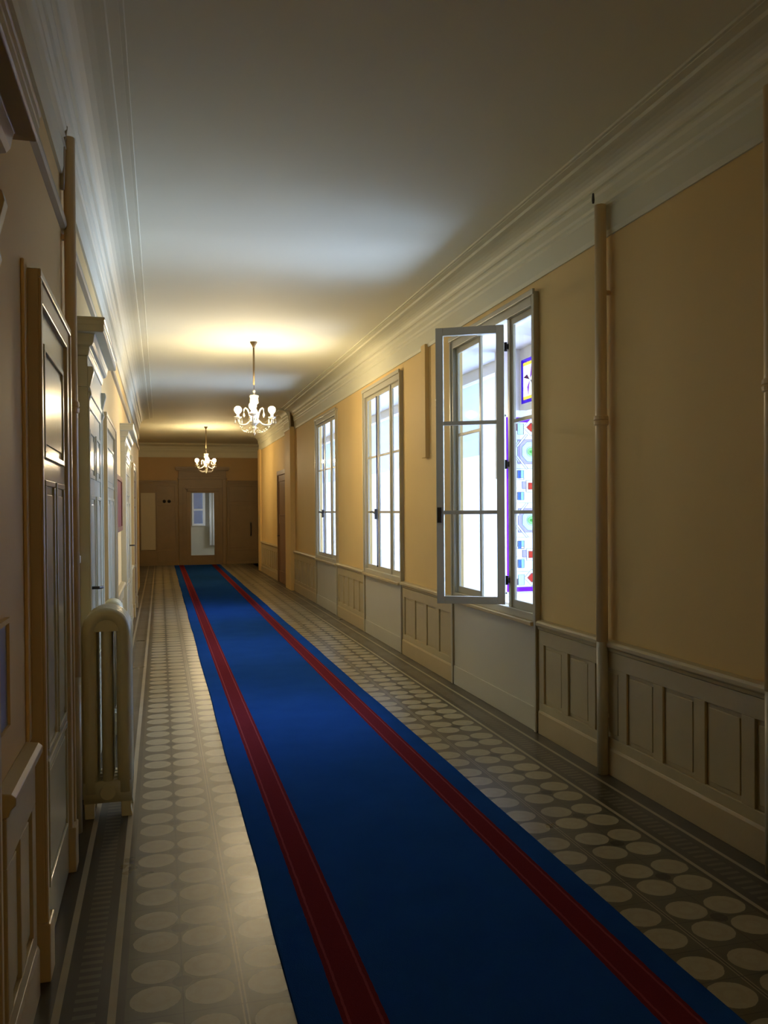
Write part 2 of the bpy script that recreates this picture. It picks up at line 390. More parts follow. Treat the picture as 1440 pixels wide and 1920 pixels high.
# ------------------------------------------------------------------ windows
def sash_bm(y0, y1, z0, z1, x0, x1, st=.045, rl=.05, bars=(1.58, 2.28), bw=.028, bl=.06):
    bm = NB(); box(bm, x0, x1, y0, y0 + st, z0, z1); box(bm, x0, x1, y1 - st, y1, z0, z1)
    box(bm, x0, x1, y0 + st, y1 - st, z1 - rl, z1); box(bm, x0, x1, y0 + st, y1 - st, z0, z0 + bl)
    for z in bars: box(bm, x0 + .004, x1 - .004, y0 + st, y1 - st, z - bw / 2, z + bw / 2)
    return bm
WLAB = ['tall grey window nearest the viewer with one casement swung open into the corridor',
        'middle tall grey window, closed, with a bolt handle on its meeting stile',
        'farthest tall grey window, closed, narrowest in view']
for i, (a, b) in enumerate(WIN):
    w = thing('window_%d' % (i + 1), WLAB[i], 'window', (XR, (a + b) / 2, 0), kind='structure')
    XF0, XF1 = XR - .035, XR + .030
    bm = boxes((XF0, XF1, a, a + .055, WZ0, WZ1), (XF0, XF1, b - .055, b, WZ0, WZ1), (XF0, XF1, a + .055, b - .055, WZ1 - .09, WZ1),
               (XF0, XF1, a + .055, b - .055, WZ0 + .0, WZ0 + .055))
    box(bm, XF0 - .012, XF0, a - .012, a + .02, 0, WZ1); box(bm, XF0 - .012, XF0, b - .02, b + .012, 0, WZ1)
    box(bm, XF0 - .02, XF0, a - .012, b + .012, WZ1 - .025, WZ1 + .015)
    part('window_frame', bm, M_WINP, w, .004)
    m0, m1 = a + .485, a + .53
    part('mullion', boxes((XR - .014, XR + .024, m0, m1, WZ0 + .055, WZ1 - .09)), M_WINP, w, .004)
    zb, zt = WZ0 + .055, WZ1 - .09
    sx0, sx1 = XR + .000, XR + .022
    def light(nm, y0, y1):
        s = part(nm, sash_bm(y0, y1, zb, zt, sx0, sx1, st=.036), M_WINP, w, .003)
        part('glass_pane', boxes((sx0 + .009, sx0 + .013, y0 + .03, y1 - .03, zb + .03, zt - .03)), M_GLASS, s)
        return s
    light('fixed_light', a + .055, m0)
    mid = (m1 + b - .055) / 2
    if i > 0: light('casement', m1, mid)
    s2 = light('casement', mid, b - .055)
    bm = NB(); tube(bm, [(sx0 - .018, mid + .0, zb + .05), (sx0 - .018, mid, zt - .05)], .008, 8)
    if i > 0: box(bm, sx0 - .05, sx0 - .012, mid - .012, mid + .012, 1.49, 1.62); tube(bm, [(sx0 - .045, mid, 1.56), (sx0 - .075, mid + .03, 1.585), (sx0 - .075, mid + .11, 1.58)], .009, 8)
    if i > 0: part('bolt_handle', bm, M_DARK, s2)
    else: bm.free()
    # apron below: smooth pale panel down to the floor, and the sill nosing
    part('apron_panel', boxes((XF0 + .010, XR, a + .02, b - .02, .0, WZ0 - .03)), M_APRON, w, .003)
    part('apron_skirting', boxes((XF0 + .002, XF0 + .010, a + .02, b - .02, 0, .17)), M_APRON, w, .002)
    part('window_sill', boxes((XF0 - .035, XF0 + .02, a + .02, b - .02, WZ0 - .03, WZ0)), M_BASE, w, .006)
    if i == 0:   # open casement, hinged on the mullion
        s = sash_bm(0, .535, .862, 3.03, -.020, .020, st=.060, rl=.062, bw=.030, bl=.058)
        M1 = Matrix.Translation((XR - .042, m1 - .002, 0)) @ Matrix.Rotation(math.atan2(.47, .25), 4, 'Z')
        s.transform(M1)
        sa = part('casement', s, M_WINP, w, .003, label='casement standing open into the corridor')
        gp = boxes((-.002, .002, .05, .49, .90, 3.0)); gp.transform(M1); part('glass_pane', gp, M_GLASS, sa)
        for z in (1.05, 1.95, 2.86):
            hg = NB(); lathe(hg, [(.012, z - .035), (.012, z + .035)], 10, (XR - .030, m1 - .008)); box(hg, XR - .030, XR - .010, m1 - .03, m1 - .008, z - .02, z + .02); part('hinge', hg, M_DARK, sa)
        kp = boxes((-.040, -.020, .49, .525, 1.50, 1.62)); kp.transform(M1); part('bolt_handle', kp, M_DARK, sa)

# ------------------------------------------------------------------ gallery beyond the windows
GZ = 3.66
struct('floor_gallery', boxes((XR + WT, GX + .2, 3.2, YE, -.15, 0)), M_GFLOOR, 'pale floor of the glazed gallery beyond the windows', 'floor')
struct('ceiling_gallery', boxes((XR + WT, GX + .2, 3.2, YE, GZ, GZ + .15)), M_GWALL, 'white ceiling of the glazed gallery beyond the windows', 'ceiling')
bm = boxes((GX, GX + .12, 3.2, YE, 0, .35), (GX, GX + .12, 3.2, 9.12, 2.85, GZ), (GX, GX + .12, 9.88, 10.2, 2.85, GZ), (GX, GX + .12, 10.2, YE, 3.50, GZ), (GX, GX + .12, 9.12, 9.88, 2.85, 2.95), (GX, GX + .12, 9.12, 9.88, 3.51, GZ),
           (XR + WT, GX + .12, 3.1, 3.2, 0, GZ), (3.56, GX + .12, YE, YE + .1, 0, GZ))
box(bm, 4.27, GX, 9.92, 10.2, 2.0, GZ)
for k in range(20):
    y = 3.2 + k * 1.18
    if y < YE: box(bm, GX + .056, GX + .12, y - .02, y + .02, .35, 2.85)
struct('wall_gallery', bm, M_GWALL, 'white glazed outer wall of the gallery beyond the windows', 'wall')
bm = boxes((GX + .05, GX + .055, 3.2, 10.2, .35, 2.85), (GX + .05, GX + .055, 10.2, YE, .35, 2.40))
M_FROST = stained('frosted_glass', (.92, .95, 1.0))
w4 = tag(obj('window_4', bm, M_FROST), 'long band of glazing along the outer wall of the gallery', 'window', None, 'structure')

M_TINT = stained('dimming_glass', (.70, .73, .80))  # tint put in to tone down the overbright upper view
w7 = tag(obj('window_7', boxes((GX + .05, GX + .055, 10.2, YE, 2.40, 3.50)), M_TINT), 'upper glazing of the gallery, tinted lavender to dim the light seen through the tops of the corridor windows', 'window', None, 'structure')

# stained glass screen standing across the gallery, seen through the first window
def poly(bm, pts, t):
    a = [bm.verts.new((x, t, z)) for x, z in pts]; b = [bm.verts.new((x, t + .004, z)) for x, z in pts]; n = len(pts)
    bm.faces.new(a); bm.faces.new(b[::-1])
    for i in range(n): bm.faces.new((a[i], b[i], b[(i + 1) % n], a[(i + 1) % n]))
SX, SZ, SY, SW, SH = 3.675, .69, 8.5, .62, 1.93
scr = thing('stained_glass_screen', 'patterned stained glass screen with violet border seen through the nearest window', 'stained glass', (SX + SW / 2, SY, 0))
part('screen_frame', boxes((SX - .012, SX, SY - .03, SY + .04, SZ - .02, SZ + SH + .02), (SX + SW, GX, SY - .03, SY + .04, 0, SZ + SH + .02),
                           (SX - .012, GX, SY - .03, SY + .04, SZ + SH, SZ + SH + .07), (SX - .012, SX + SW, SY - .03, SY + .04, SZ - .02, SZ)), M_WHITE, scr)
part('screen_base', boxes((SX - .012, SX + SW, SY - .02, SY + .03, 0, .12)), M_WHITE, scr)
def P(u, v): return (SX + u / 100, SZ + v / 100)
def rect(u0, u1, v0, v1): return [P(u0, v0), P(u1, v0), P(u1, v1), P(u0, v1)]
def ngon(u, v, r, n, ph=0): return [P(u + r * math.cos(ph + 2 * PI * k / n), v + r * math.sin(ph + 2 * PI * k / n)) for k in range(n)]
def strip(u0, v0, u1, v1, w):
    d = math.hypot(u1 - u0, v1 - v0); nx, ny = -(v1 - v0) / d * w / 2, (u1 - u0) / d * w / 2
    return [P(u0 + nx, v0 + ny), P(u1 + nx, v1 + ny), P(u1 - nx, v1 - ny), P(u0 - nx, v0 - ny)]
W_, H_ = 62.0, 193.0; CU = 31.0
pieces = {}
def add(k, pts, layer=0): pieces.setdefault((k, layer), []).append(pts)
for r_ in (rect(0, 4.5, 0, H_), rect(W_ - 4.5, W_, 0, H_), rect(4.5, W_ - 4.5, 0, 5.2), rect(4.5, W_ - 4.5, H_ - 5.2, H_)): add('violet', r_)
add('ice', rect(4.6, W_ - 4.6, 5.3, H_ - 5.3))
lead = []
def mir(k, pts, layer):
    add(k, pts, layer)
    add(k, [(2 * (SX + CU / 100) - x, z) for x, z in pts][::-1], layer)
for v in (31, 52, 106, 130):
    mir('sky', rect(14, 22, v - 4.5, v + 4.5), 1); mir('blue', rect(15, 18.6, v - 4.2, v + 4.2), 2)
for v in (41, 117):
    add('pale', rect(CU - 6, CU + 6, v - 6.5, v + 6.5), 1); add('red', rect(CU - 3.6, CU + 3.6, v - 3.8, v + 3.8), 2)
    mir('pale', strip(22, v + 8, 12, v + 8, 2.2), 1); mir('pale', strip(12.5, v + 8, 9, v + 3.5, 1.8), 1); mir('pale', strip(9, v + 3, 13, v - 3, 1.8), 1); mir('mauve', rect(20, 25, v - 3, v + 5), 1)
for v in (15, 182):
    add('pale', ngon(CU, v, 9.5, 4), 1); add('red', ngon(CU, v, 5.4, 4), 2); mir('brown', rect(9.5, 14, v - 8, v - .5) if v < 50 else rect(10, 15, v - 4, v + 4), 1)
    mir('cyan', rect(15, 22, v - 8, v + 4), 1)
for v in (79, 155):
    add('mauve', rect(CU - 16, CU + 16, v - 13.5, v + 13.5), 1); add('cyan', ngon(CU, v, 12, 8, PI / 8), 2)
    add('lime', ngon(CU, v, 5.6, 20), 3); add('green', ngon(CU, v, 4.2, 20), 4); add('leaf', ngon(CU, v, 1.5, 12), 5)
    for q in (-1, 1): mir('pale', strip(CU - 17, v + q * 5, CU - 5, v + q * 19, 2.2), 3)
    for q in (-1, 1): mir('pale', strip(CU - 22, v + q * 2, CU - 14, v + q * 12, 1.6), 3)
def inside(x, y, pts):
    c = False; n = len(pts); q = n - 1
    for i in range(n):
        xi, yi = pts[i]; xj, yj = pts[q]
        if (yi > y) != (yj > y) and x < (xj - xi) * (y - yi) / (yj - yi) + xi: c = not c
        q = i
    return c
CELL = .004; NU, NV = round(W_ / 100 / CELL), round(H_ / 100 / CELL)
grid = [['ice'] * NU for _ in range(NV)]; own = [[0] * NU for _ in range(NV)]; pid = 0
for (k, layer), pl in sorted(pieces.items(), key=lambda t: t[0][1]):
    if k == 'ice': continue
    for p_ in pl:
        pid += 1; q_ = [((x - SX) / CELL, (z - SZ) / CELL) for x, z in p_]
        u0, u1 = int(min(a for a, b in q_)), int(max(a for a, b in q_)) + 1
        v0, v1 = int(min(b for a, b in q_)), int(max(b for a, b in q_)) + 1
        for v in range(max(0, v0), min(NV, v1)):
            for u in range(max(0, u0), min(NU, u1)):
                if inside(u + .5, v + .5, q_): grid[v][u] = k; own[v][u] = pid
for v in range(NV - 1):
    for u in range(NU - 1):
        if (own[v][u] != own[v][u + 1] or own[v][u] != own[v + 1][u] or own[v][u] != own[v][u - 1]) and u > 0: grid[v][u] = 'lead'
for v in (22, 36, 60, 98, 112, 136, 168):
    for u in range(int(.05 / CELL), int(.57 / CELL)):
        if grid[int(v / 100 / CELL)][u] == 'ice': grid[int(v / 100 / CELL)][u] = 'lead'
keys = sorted({k for r_ in grid for k in r_}); bm = NB()
for v in range(NV):
    u = 0
    while u < NU:
        w_ = u
        while w_ < NU and grid[v][w_] == grid[v][u]: w_ += 1
        f = bm.faces.new([bm.verts.new((SX + a * CELL, SY, SZ + b * CELL)) for a, b in ((u, v), (w_, v), (w_, v + 1), (u, v + 1))])
        f.material_index = keys.index(grid[v][u]); u = w_
bmesh.ops.remove_doubles(bm, verts=bm.verts, dist=1e-5)
pn = part('leaded_glass', bm, M_LEAD if keys[0] == 'lead' else SG[keys[0]], scr)
for k in keys[1:]: pn.data.materials.append(M_LEAD if k == 'lead' else SG[k])

# small stained glass window high in the gallery's outer wall
st = thing('window_5', 'small stained glass window with violet rim and pinwheel, high beyond the nearest window', 'window', (GX, 9.5, 2.95), kind='structure')
def polyx(bm, pts, x):
    a = [bm.verts.new((x, y, z)) for y, z in pts]; b = [bm.verts.new((x + .004, y, z)) for y, z in pts]; n = len(pts)
    bm.faces.new(a); bm.faces.new(b[::-1])
    for i in range(n): bm.faces.new((a[i], b[i], b[(i + 1) % n], a[(i + 1) % n]))
y0, y1, z0, z1 = 9.12, 9.88, 2.95, 3.51; yc, zc = 9.62, 3.23
part('violet_rim', boxes((GX + .0, GX + .004, y0, y1, z0, z0 + .045), (GX, GX + .004, y0, y1, z1 - .045, z1), (GX, GX + .004, y0, y0 + .05, z0 + .045, z1 - .045), (GX, GX + .004, y1 - .05, y1, z0 + .045, z1 - .045)), SG['violet'], st)
part('yellow_edge', boxes((GX + .002, GX + .006, y0 + .05, y1 - .05, z0 + .045, z0 + .085), (GX + .002, GX + .006, y0 + .05, y1 - .05, z1 - .085, z1 - .045)), SG['yellow'], st)
part('clear_glass', boxes((GX + .008, GX + .012, y0 + .05, y1 - .05, z0 + .085, z1 - .085)), SG['pale'], st)
for nm, col, fl in (('plum_glass', 'plum', 0), ('orchid_glass', 'orchid', 1)):
    bm = NB()
    for k in range(4):
        if k % 2 != fl: continue
        an = k * PI / 2 + .3
        def R_(a, b): return (yc + a * math.cos(an) - b * math.sin(an), zc + a * math.sin(an) + b * math.cos(an))
        polyx(bm, [R_(.01, 0), R_(.10, .05), R_(.19, -.01)], GX - .004)
    part(nm, bm, SG[col], st)

# ------------------------------------------------------------------ left doors
def panel(bm, X, y0, y1, z0, z1, s=1, d=.010):
    """raised moulding frame round a sunk field"""
    t = .022
    for (a, b, c, e) in ((y0, y1, z1 - t, z1), (y0, y1, z0, z0 + t), (y0, y0 + t, z0 + t, z1 - t), (y1 - t, y1, z0 + t, z1 - t)):
        xa, xb = sorted((X, X + s * d)); box(bm, xa, xb, a, b, c, e)
    xa, xb = sorted((X, X + s * d * .5)); box(bm, xa, xb, y0 + t + .03, y1 - t - .03, z0 + t + .03, z1 - t - .03)
def crown(bm, y0, y1, z1, d, X=XL, s=1, ret=True):
    """projecting door head with a stepped profile, returned at both ends"""
    prof = [(.045, -.255), (.050, -.215), (.046, -.205), (.060, -.195), (.066, -.165), (.066, -.150), (.082, -.140), (d - .060, -.125), (d - .056, -.100), (d - .052, -.082), (d - .006, -.080), (d - .002, -.074), (d - .002, -.045), (d, -.040), (d, -.016), (d + .004, -.012), (d + .004, 0)]
    rings = []
    for dd, z in prof:
        e = d - dd
        rings.append([bm.verts.new(q) for q in ((X, y0 + e, z1 + z), (X + s * dd, y0 + e, z1 + z), (X + s * dd, y1 - e, z1 + z), (X, y1 - e, z1 + z))])
    for a, b in zip(rings, rings[1:]):
        for i in range(4): bm.faces.new((a[i], a[(i + 1) % 4], b[(i + 1) % 4], b[i]))
    bm.faces.new(rings[0][::-1]); bm.faces.new(rings[-1])
def left_door(n, y0, y1, ztop, label, dc=.05, head=None, mat=M_DOOR, cmat=M_CASE, double=False, handle_y=None, leafX=None):
    d = thing('door_%d' % n, label, 'door', (XL, (y0 + y1) / 2, 0), kind='structure')
    cw = .10; zl = ztop - .10
    XF = XL + dc; LX = XL + (dc * .6 if leafX is None else leafX)
    bm = boxes((XL, XF, y0, y0 + cw, 0, ztop), (XL, XF, y1 - cw, y1, 0, ztop), (XL, XF, y0 + cw, y1 - cw, zl, ztop),
               (XF - .004, XF + .008, y0, y0 + .03, .2, ztop - .031), (XF - .004, XF + .008, y1 - .03, y1, .2, ztop - .031), (XF - .004, XF + .008, y0, y1, ztop - .03, ztop),
               (XL, XF + .015, y0 - .01, y0 + cw + .004, 0, .20), (XL, XF + .015, y1 - cw - .004, y1 + .01, 0, .20))
    part('casing', bm, cmat, d, .005)
    a, b = y0 + cw, y1 - cw
    spans = [(a, (a + b) / 2 - .004), ((a + b) / 2 + .004, b)] if double else [(a, b)]
    for (p0, p1) in spans:
        bm = boxes((XL, LX, p0, p1, .01, zl)); w_ = p1 - p0
        mg = .09 if w_ > .6 else .06
        panel(bm, LX, p0 + mg, p1 - mg, 1.80, zl - .12)
        if double: panel(bm, LX, p0 + mg, p1 - mg, .85, 1.70)
        else:
            c = (p0 + p1) / 2
            panel(bm, LX, p0 + mg, c - .03, .72, 1.72); panel(bm, LX, c + .03, p1 - mg, .72, 1.72)
        panel(bm, LX, p0 + mg, p1 - mg, .24, .70)
        lf = part('door_leaf', bm, mat, d, .003)
    if handle_y:
        bm = boxes((LX, LX + .006, handle_y - .02, handle_y + .02, 1.06, 1.24))
        tube(bm, [(LX + .004, handle_y, 1.17), (LX + .05, handle_y, 1.17), (LX + .062, handle_y + .02, 1.17), (LX + .062, handle_y + .11, 1.165)], .009, 8)
        part('door_handle', bm, M_DARK, lf)
    if head:
        bm = NB(); box(bm, XL, XF, y0, y1, ztop, head - .20); crown(bm, y0 - .09, y1 + .09, head, .15)
        part('door_crown', bm, mat, d, .004)
        for yy in (y0 + .005, y1 - .055):
            bm = NB()
            prism(bm, [(XL + .02, head - .255), (XL + .082, head - .255), (XL + .088, head - .28), (XL + .078, head - .32), (XL + .066, head - .37), (XL + .074, head - .41), (XL + .064, head - .44), (XL + .02, head - .45)], yy, yy + .05)
            part('scroll_bracket', bm, mat, d, .004)
    return d
left_door(1, .95, 2.19, 2.28, 'door with projecting crown at the top left edge, nearest the viewer', head=2.62, cmat=M_CASE, mat=M_CASE)
left_door(2, 3.03, 4.02, 2.43, 'tall gloss panelled door between the left edge and the thin pipe', dc=.046, handle_y=None, leafX=.030)
part('back_band', boxes((XL, XL + .012, 2.955, 3.022, .84, 2.44)), M_WALL, bpy.data.objects['door_2'], .004)
left_door(3, 4.90, 6.04, 2.30, 'double door under a heavy projecting crown behind the front radiator', dc=.055, head=2.67, mat=M_DOORG, cmat=M_DOORG, double=True, handle_y=5.02, leafX=.045)
left_door(4, 6.60, 8.06, 2.36, 'plain cased door between the crowned double door and the red picture', dc=.05, mat=M_DOORG, cmat=M_CASE)
left_door(5, 10.06, 11.66, 2.30, 'crowned door past the red picture on the left wall', dc=.055, head=2.62, mat=M_DOORG, cmat=M_DOORG, handle_y=11.3, leafX=.045)
left_door(6, 13.2, 14.6, 2.36, 'last plain door on the left wall', dc=.05, mat=M_BROWN, cmat=M_CASE)

# right brown door
d = thing('door_7', 'brown door on the right between the pilaster and the far wall strip', 'door', (XR, 18.2, 0), kind='structure')
part('casing', boxes((XR - .06, XR, 17.5, 17.6, 0, 2.5), (XR - .06, XR, 18.8, 18.9, 0, 2.5), (XR - .06, XR, 17.6, 18.8, 2.4, 2.5)), M_BROWN, d, .005)
bm = boxes((XR - .035, XR, 17.6, 18.8, .01, 2.4)); panel(bm, XR - .035, 17.72, 18.68, 1.5, 2.28, -1); panel(bm, XR - .035, 17.72, 18.68, .25, 1.35, -1)
lf = part('door_leaf', bm, M_BROWN, d, .003)
bm = NB(); tube(bm, [(XR - .03, 18.66, 1.05), (XR - .09, 18.66, 1.05), (XR - .09, 18.54, 1.05)], .01, 8); part('door_handle', bm, M_DARK, lf)

# ------------------------------------------------------------------ far end panelling
e = thing('trim_17', 'dark wooden panelling with cupboard doors across the far end wall', 'panelling', (1.2, YE, 0), kind='structure')
def pfront(bm, x0, x1, z0, z1, Y, d=.012):
    t = .03
    for (a, b, c, g_) in ((x0, x1, z1 - t, z1), (x0, x1, z0, z0 + t), (x0, x0 + t, z0 + t, z1 - t), (x1 - t, x1, z0 + t, z1 - t)): box(bm, a, b, Y - d, Y, c, g_)
bm = boxes((-.64, .52, YE - .06, YE, 0, 2.50), (1.98, 3.34, YE - .06, YE, 0, 2.50))
for x0, x1 in ((-.10, .46), (2.04, 2.90)):
    pfront(bm, x0, x1, .50, 1.82, YE - .06); pfront(bm, x0, x1, .10, .44, YE - .06); pfront(bm, x0, x1, 1.90, 2.40, YE - .06)
part('panel_board', bm, M_END, e, .004)
bm = boxes((-.64, .50, YE - .11, YE, 2.50, 2.545), (2.0, 3.34, YE - .11, YE, 2.50, 2.545), (-.64, .50, YE - .085, YE, 2.46, 2.50), (2.0, 3.34, YE - .085, YE, 2.46, 2.50))
part('panel_cornice', bm, M_END, e, .004)
for x0 in (-.62, 3.0):
    pass
# glazed door in the middle of the panelling
d = thing('door_8', 'narrow glazed door in a crowned wooden surround at the far end', 'door', (1.26, YE, 0), kind='structure')
bm = boxes((.55, .66, YE - .10, YE, 0, 2.60), (1.84, 1.95, YE - .10, YE, 0, 2.60), (.55, 1.95, YE - .09, YE, 2.60, 2.84),
           (.48, 2.02, YE - .16, YE, 2.84, 2.88), (.45, 2.05, YE - .20, YE, 2.88, 2.955), (.52, 1.98, YE - .12, YE, 2.58, 2.63), (.66, 1.84, YE - .06, YE, 2.32, 2.60))
pfront(bm, .75, 1.75, 2.66, 2.80, YE - .09)
part('door_surround', bm, M_END, d, .004)
bm = boxes((.78, .90, YE - .05, YE + .02, 0, 2.32), (1.60, 1.74, YE - .05, YE + .02, 0, 2.32), (.90, 1.60, YE - .05, YE + .02, 2.17, 2.32), (.90, 1.60, YE - .05, YE + .02, 0, .28),
           (.66, .78, YE - .03, YE, 0, 2.32), (1.74, 1.84, YE - .03, YE, 0, 2.32), (.80, 1.70, YE - .12, YE - .05, 2.22, 2.30), (.74, 1.76, YE - .15, YE - .05, 2.29, 2.33))
lf = part('door_leaf', bm, M_END, d, .004)
part('glass_pane', boxes((.90, 1.60, YE + .0, YE + .004, .28, 2.17)), M_GLASS, lf)
# ivory board and small fittings on the end wall
bd = tag(obj('wall_board', boxes((-.55, -.13, YE - .10, YE - .062, .47, 2.17)), M_IVORY, None, .004), 'pale upright board on the dark panelling at far left', 'board')
for x in (.13, .27):
    bm = NB(); lathe(bm, [(.045, 0), (.05, .01), (.03, .02), (.035, .045), (.0, .055)], 14)
    bm.transform(Matrix.Translation((x, YE - .072, 1.92)) @ Matrix.Rotation(PI / 2, 4, 'X')); part('knob', bm, M_DARK, e, 0, True, 'dark round knob')
bm = NB(); tube(bm, [(2.69, YE - .06, .86), (2.69, YE - .12, .88), (2.69, YE - .13, 1.05), (2.69, YE - .12, 1.23), (2.69, YE - .06, 1.25)], .018, 8)
part('pull_handle', bm, M_DARK, e, 0, True, 'long dark pull handle')
bm = NB(); lathe(bm, [(.02, 0), (.02, .05), (.045, .06), (.05, .09), (.03, .11)], 12); bm.transform(Matrix.Translation((3.18, YE - .06, .74)) @ Matrix.Rotation(PI / 2, 4, 'X'))
part('knob', bm, M_DARK, e, 0, True, 'dark round knob')

# room beyond the glazed door
struct('floor_back_room', boxes((-.6, 3.4, YE + .1, 29.4, -.1, 0)), M_GFLOOR, 'pale floor of the room behind the glazed far door', 'floor')
bm = boxes((-.6, 3.4, YE + .15, 29.4, 2.9, 3.0), (-.7, -.6, YE + .15, 29.4, 0, 3.0), (3.4, 3.5, YE + .15, 29.4, 0, 3.0),
           (-.6, 1.06, 29.3, 29.4, 0, 3), (1.50, 3.4, 29.3, 29.4, 0, 3), (1.06, 1.50, 29.3, 29.4, 0, 1.12), (1.06, 1.50, 29.3, 29.4, 2.35, 3))
struct('wall_back_room', bm, paint('back_room_paint', (.5, .47, .36), .6), 'beige walls of the room behind the glazed far door', 'wall')
w6 = thing('window_6', 'white framed window seen through the glazed far door', 'window', (1.28, 29.3, 1.12), kind='structure')
bm = boxes((1.06, 1.12, 29.2, 29.32, 1.12, 2.35), (1.42, 1.50, 29.2, 29.32, 1.12, 2.35), (1.12, 1.42, 29.2, 29.32, 1.12, 1.19), (1.12, 1.42, 29.2, 29.32, 2.28, 2.35), (1.12, 1.42, 29.2, 29.32, 1.64, 1.70))
part('window_frame', bm, M_WHITE, w6, .004)
part('glass_pane', boxes((1.12, 1.42, 29.26, 29.264, 1.19, 2.28)), M_GLASS, w6)
ol = paint('slate_blue_facade', (.014, .015, .020), .6, .5, 0, 9)
struct('wall_opposite', boxes((-4, 7, 31.5, 31.7, -1, 6)), ol, 'blue grey facade seen through the window of the far room', 'wall')
bm = NB()
for k in range(9):
    x = 1.66 + k * .055; tube(bm, [(x, 29.15 + .02 * math.sin(k * 2.1), .45), (x, 29.15 + .02 * math.cos(k), 2.4)], .03, 8)
tag(obj('curtain', bm, M_WHITE, None, 0, True), 'white curtain hanging beside the window of the far room', 'curtain')
l = bpy.data.lights.new('back_room_fill', 'AREA'); l.shape = 'RECTANGLE'; l.size = 1.2; l.size_y = 1.6; l.energy = 34; l.color = (.85, .92, 1)  # added fill light inside the back room; its side wall has no window
lo = bpy.data.objects.new('back_room_fill', l); C.objects.link(lo); lo.location = (3.36, 27.6, 1.6); lo.rotation_euler = (0, PI / 2, 0)

# ------------------------------------------------------------------ carpet
bm = NB()
N = 60
ya, yb = YB + .1, YE - .30
vs = []
for k in range(N + 1):
    y = ya + (yb - ya) * k / N
    w1 = .004 * math.sin(y * 1.9) + .003 * math.sin(y * 5.3); w2 = .004 * math.sin(y * 1.3 + 1) + .003 * math.sin(y * 4.1)
    vs.append([bm.verts.new(p) for p in ((.400 + w1, y, .0), (.402 + w1, y, .011), (.408 + w1, y, .013), (1.727 + w2, y, .013), (1.733 + w2, y, .011), (1.735 + w2, y, .0))])
for a, b in zip(vs, vs[1:]):
    for q in range(6): bm.faces.new((a[q], a[(q + 1) % 6], b[(q + 1) % 6], b[q]))
bm.faces.new(vs[0]); bm.faces.new(vs[-1][::-1])
tag(obj('carpet_runner', bm, M_CARPET), 'long blue carpet runner with two dark red stripes down the corridor', 'carpet')

# ------------------------------------------------------------------ pipes
def pipe(name, x, y, r, z0, z1, label, side, zsplit=.82, bottom=None, brackets=(2.1,), group=None):
    t = thing(name, label, 'pipe', (x, y, 0), group=group)
    bm = NB(); lathe(bm, [(r, zsplit), (r, z1)], 18, (x, y)); part('upper_pipe', bm, M_PIPE, t, 0, True)
    bm = NB(); lathe(bm, [(r * .98, z0), (r * .98, zsplit)], 18, (x, y)); part('lower_pipe', bm, M_PIPEG, t, 0, True, label='grey painted lower length')
    bm = NB()
    for z in brackets:
        lathe(bm, [(r * 1.05, z - .030), (r * 1.22, z - .024), (r * 1.28, z - .006), (r * 1.1, z), (r * 1.28, z + .006), (r * 1.22, z + .024), (r * 1.05, z + .030)], 18, (x, y))
    part('pipe_collar', bm, M_PIPE, t)
    s = -1 if side == 'l' else 1
    for z in (.35, 2.9):
        xa, xb = sorted((x + s * r * .5, XL if side == 'l' else XR))
        part('wall_bracket', boxes((xa, xb, y - .012, y + .012, z - .012, z + .012)), M_PIPE if z > 1 else M_PIPEG, t)
    return t
for o_ in ():
    pass
pipe('heating_pipe', -.398, 4.20, .027, .075, 3.37, 'thin cream vertical pipe on the left between two doors', 'l')
pipe('heating_pipe', XR - .06, 4.50, .035, .0, 3.42, 'thick cream vertical pipe on the right before the nearest window', 'r', .80, brackets=(2.13,))
pipe('heating_pipe', XR - .06, 3.05, .035, .0, 3.42, 'cream vertical pipe cut by the right edge of the view', 'r', .80, brackets=(2.13,))
# cut stubs and kinked tube at the head of the left pipe
bm = NB(); tube(bm, [(XL + .012, 4.13, 3.10), (XL + .014, 4.13, 3.20), (XL + .018, 4.135, 3.27), (XL + .02, 4.14, 3.31), (XL + .03, 4.145, 3.40)], [.010, .011, .009, .006, .009], 8)
tag(obj('pipe_stub', bm, M_RAIL, None, 0, True), 'kinked dark stub of tubing at the head of the thin left pipe', 'pipe stub')
bm = NB(); lathe(bm, [(.006, 3.44), (.009, 3.46), (.006, 3.50)], 10, (XR - .09, 4.53))
tag(obj('screw_hook', bm, M_DARK, None, 0, True), 'tiny dark hook at the head of the thick right pipe', 'hook')
tag(obj('cable_trunk', boxes((XR - .045, XR, 7.98, 8.11, 2.13, 3.27)), M_WALL, None, .003), 'short vertical boxed trunk on the cream wall between first and second windows', 'trunking')

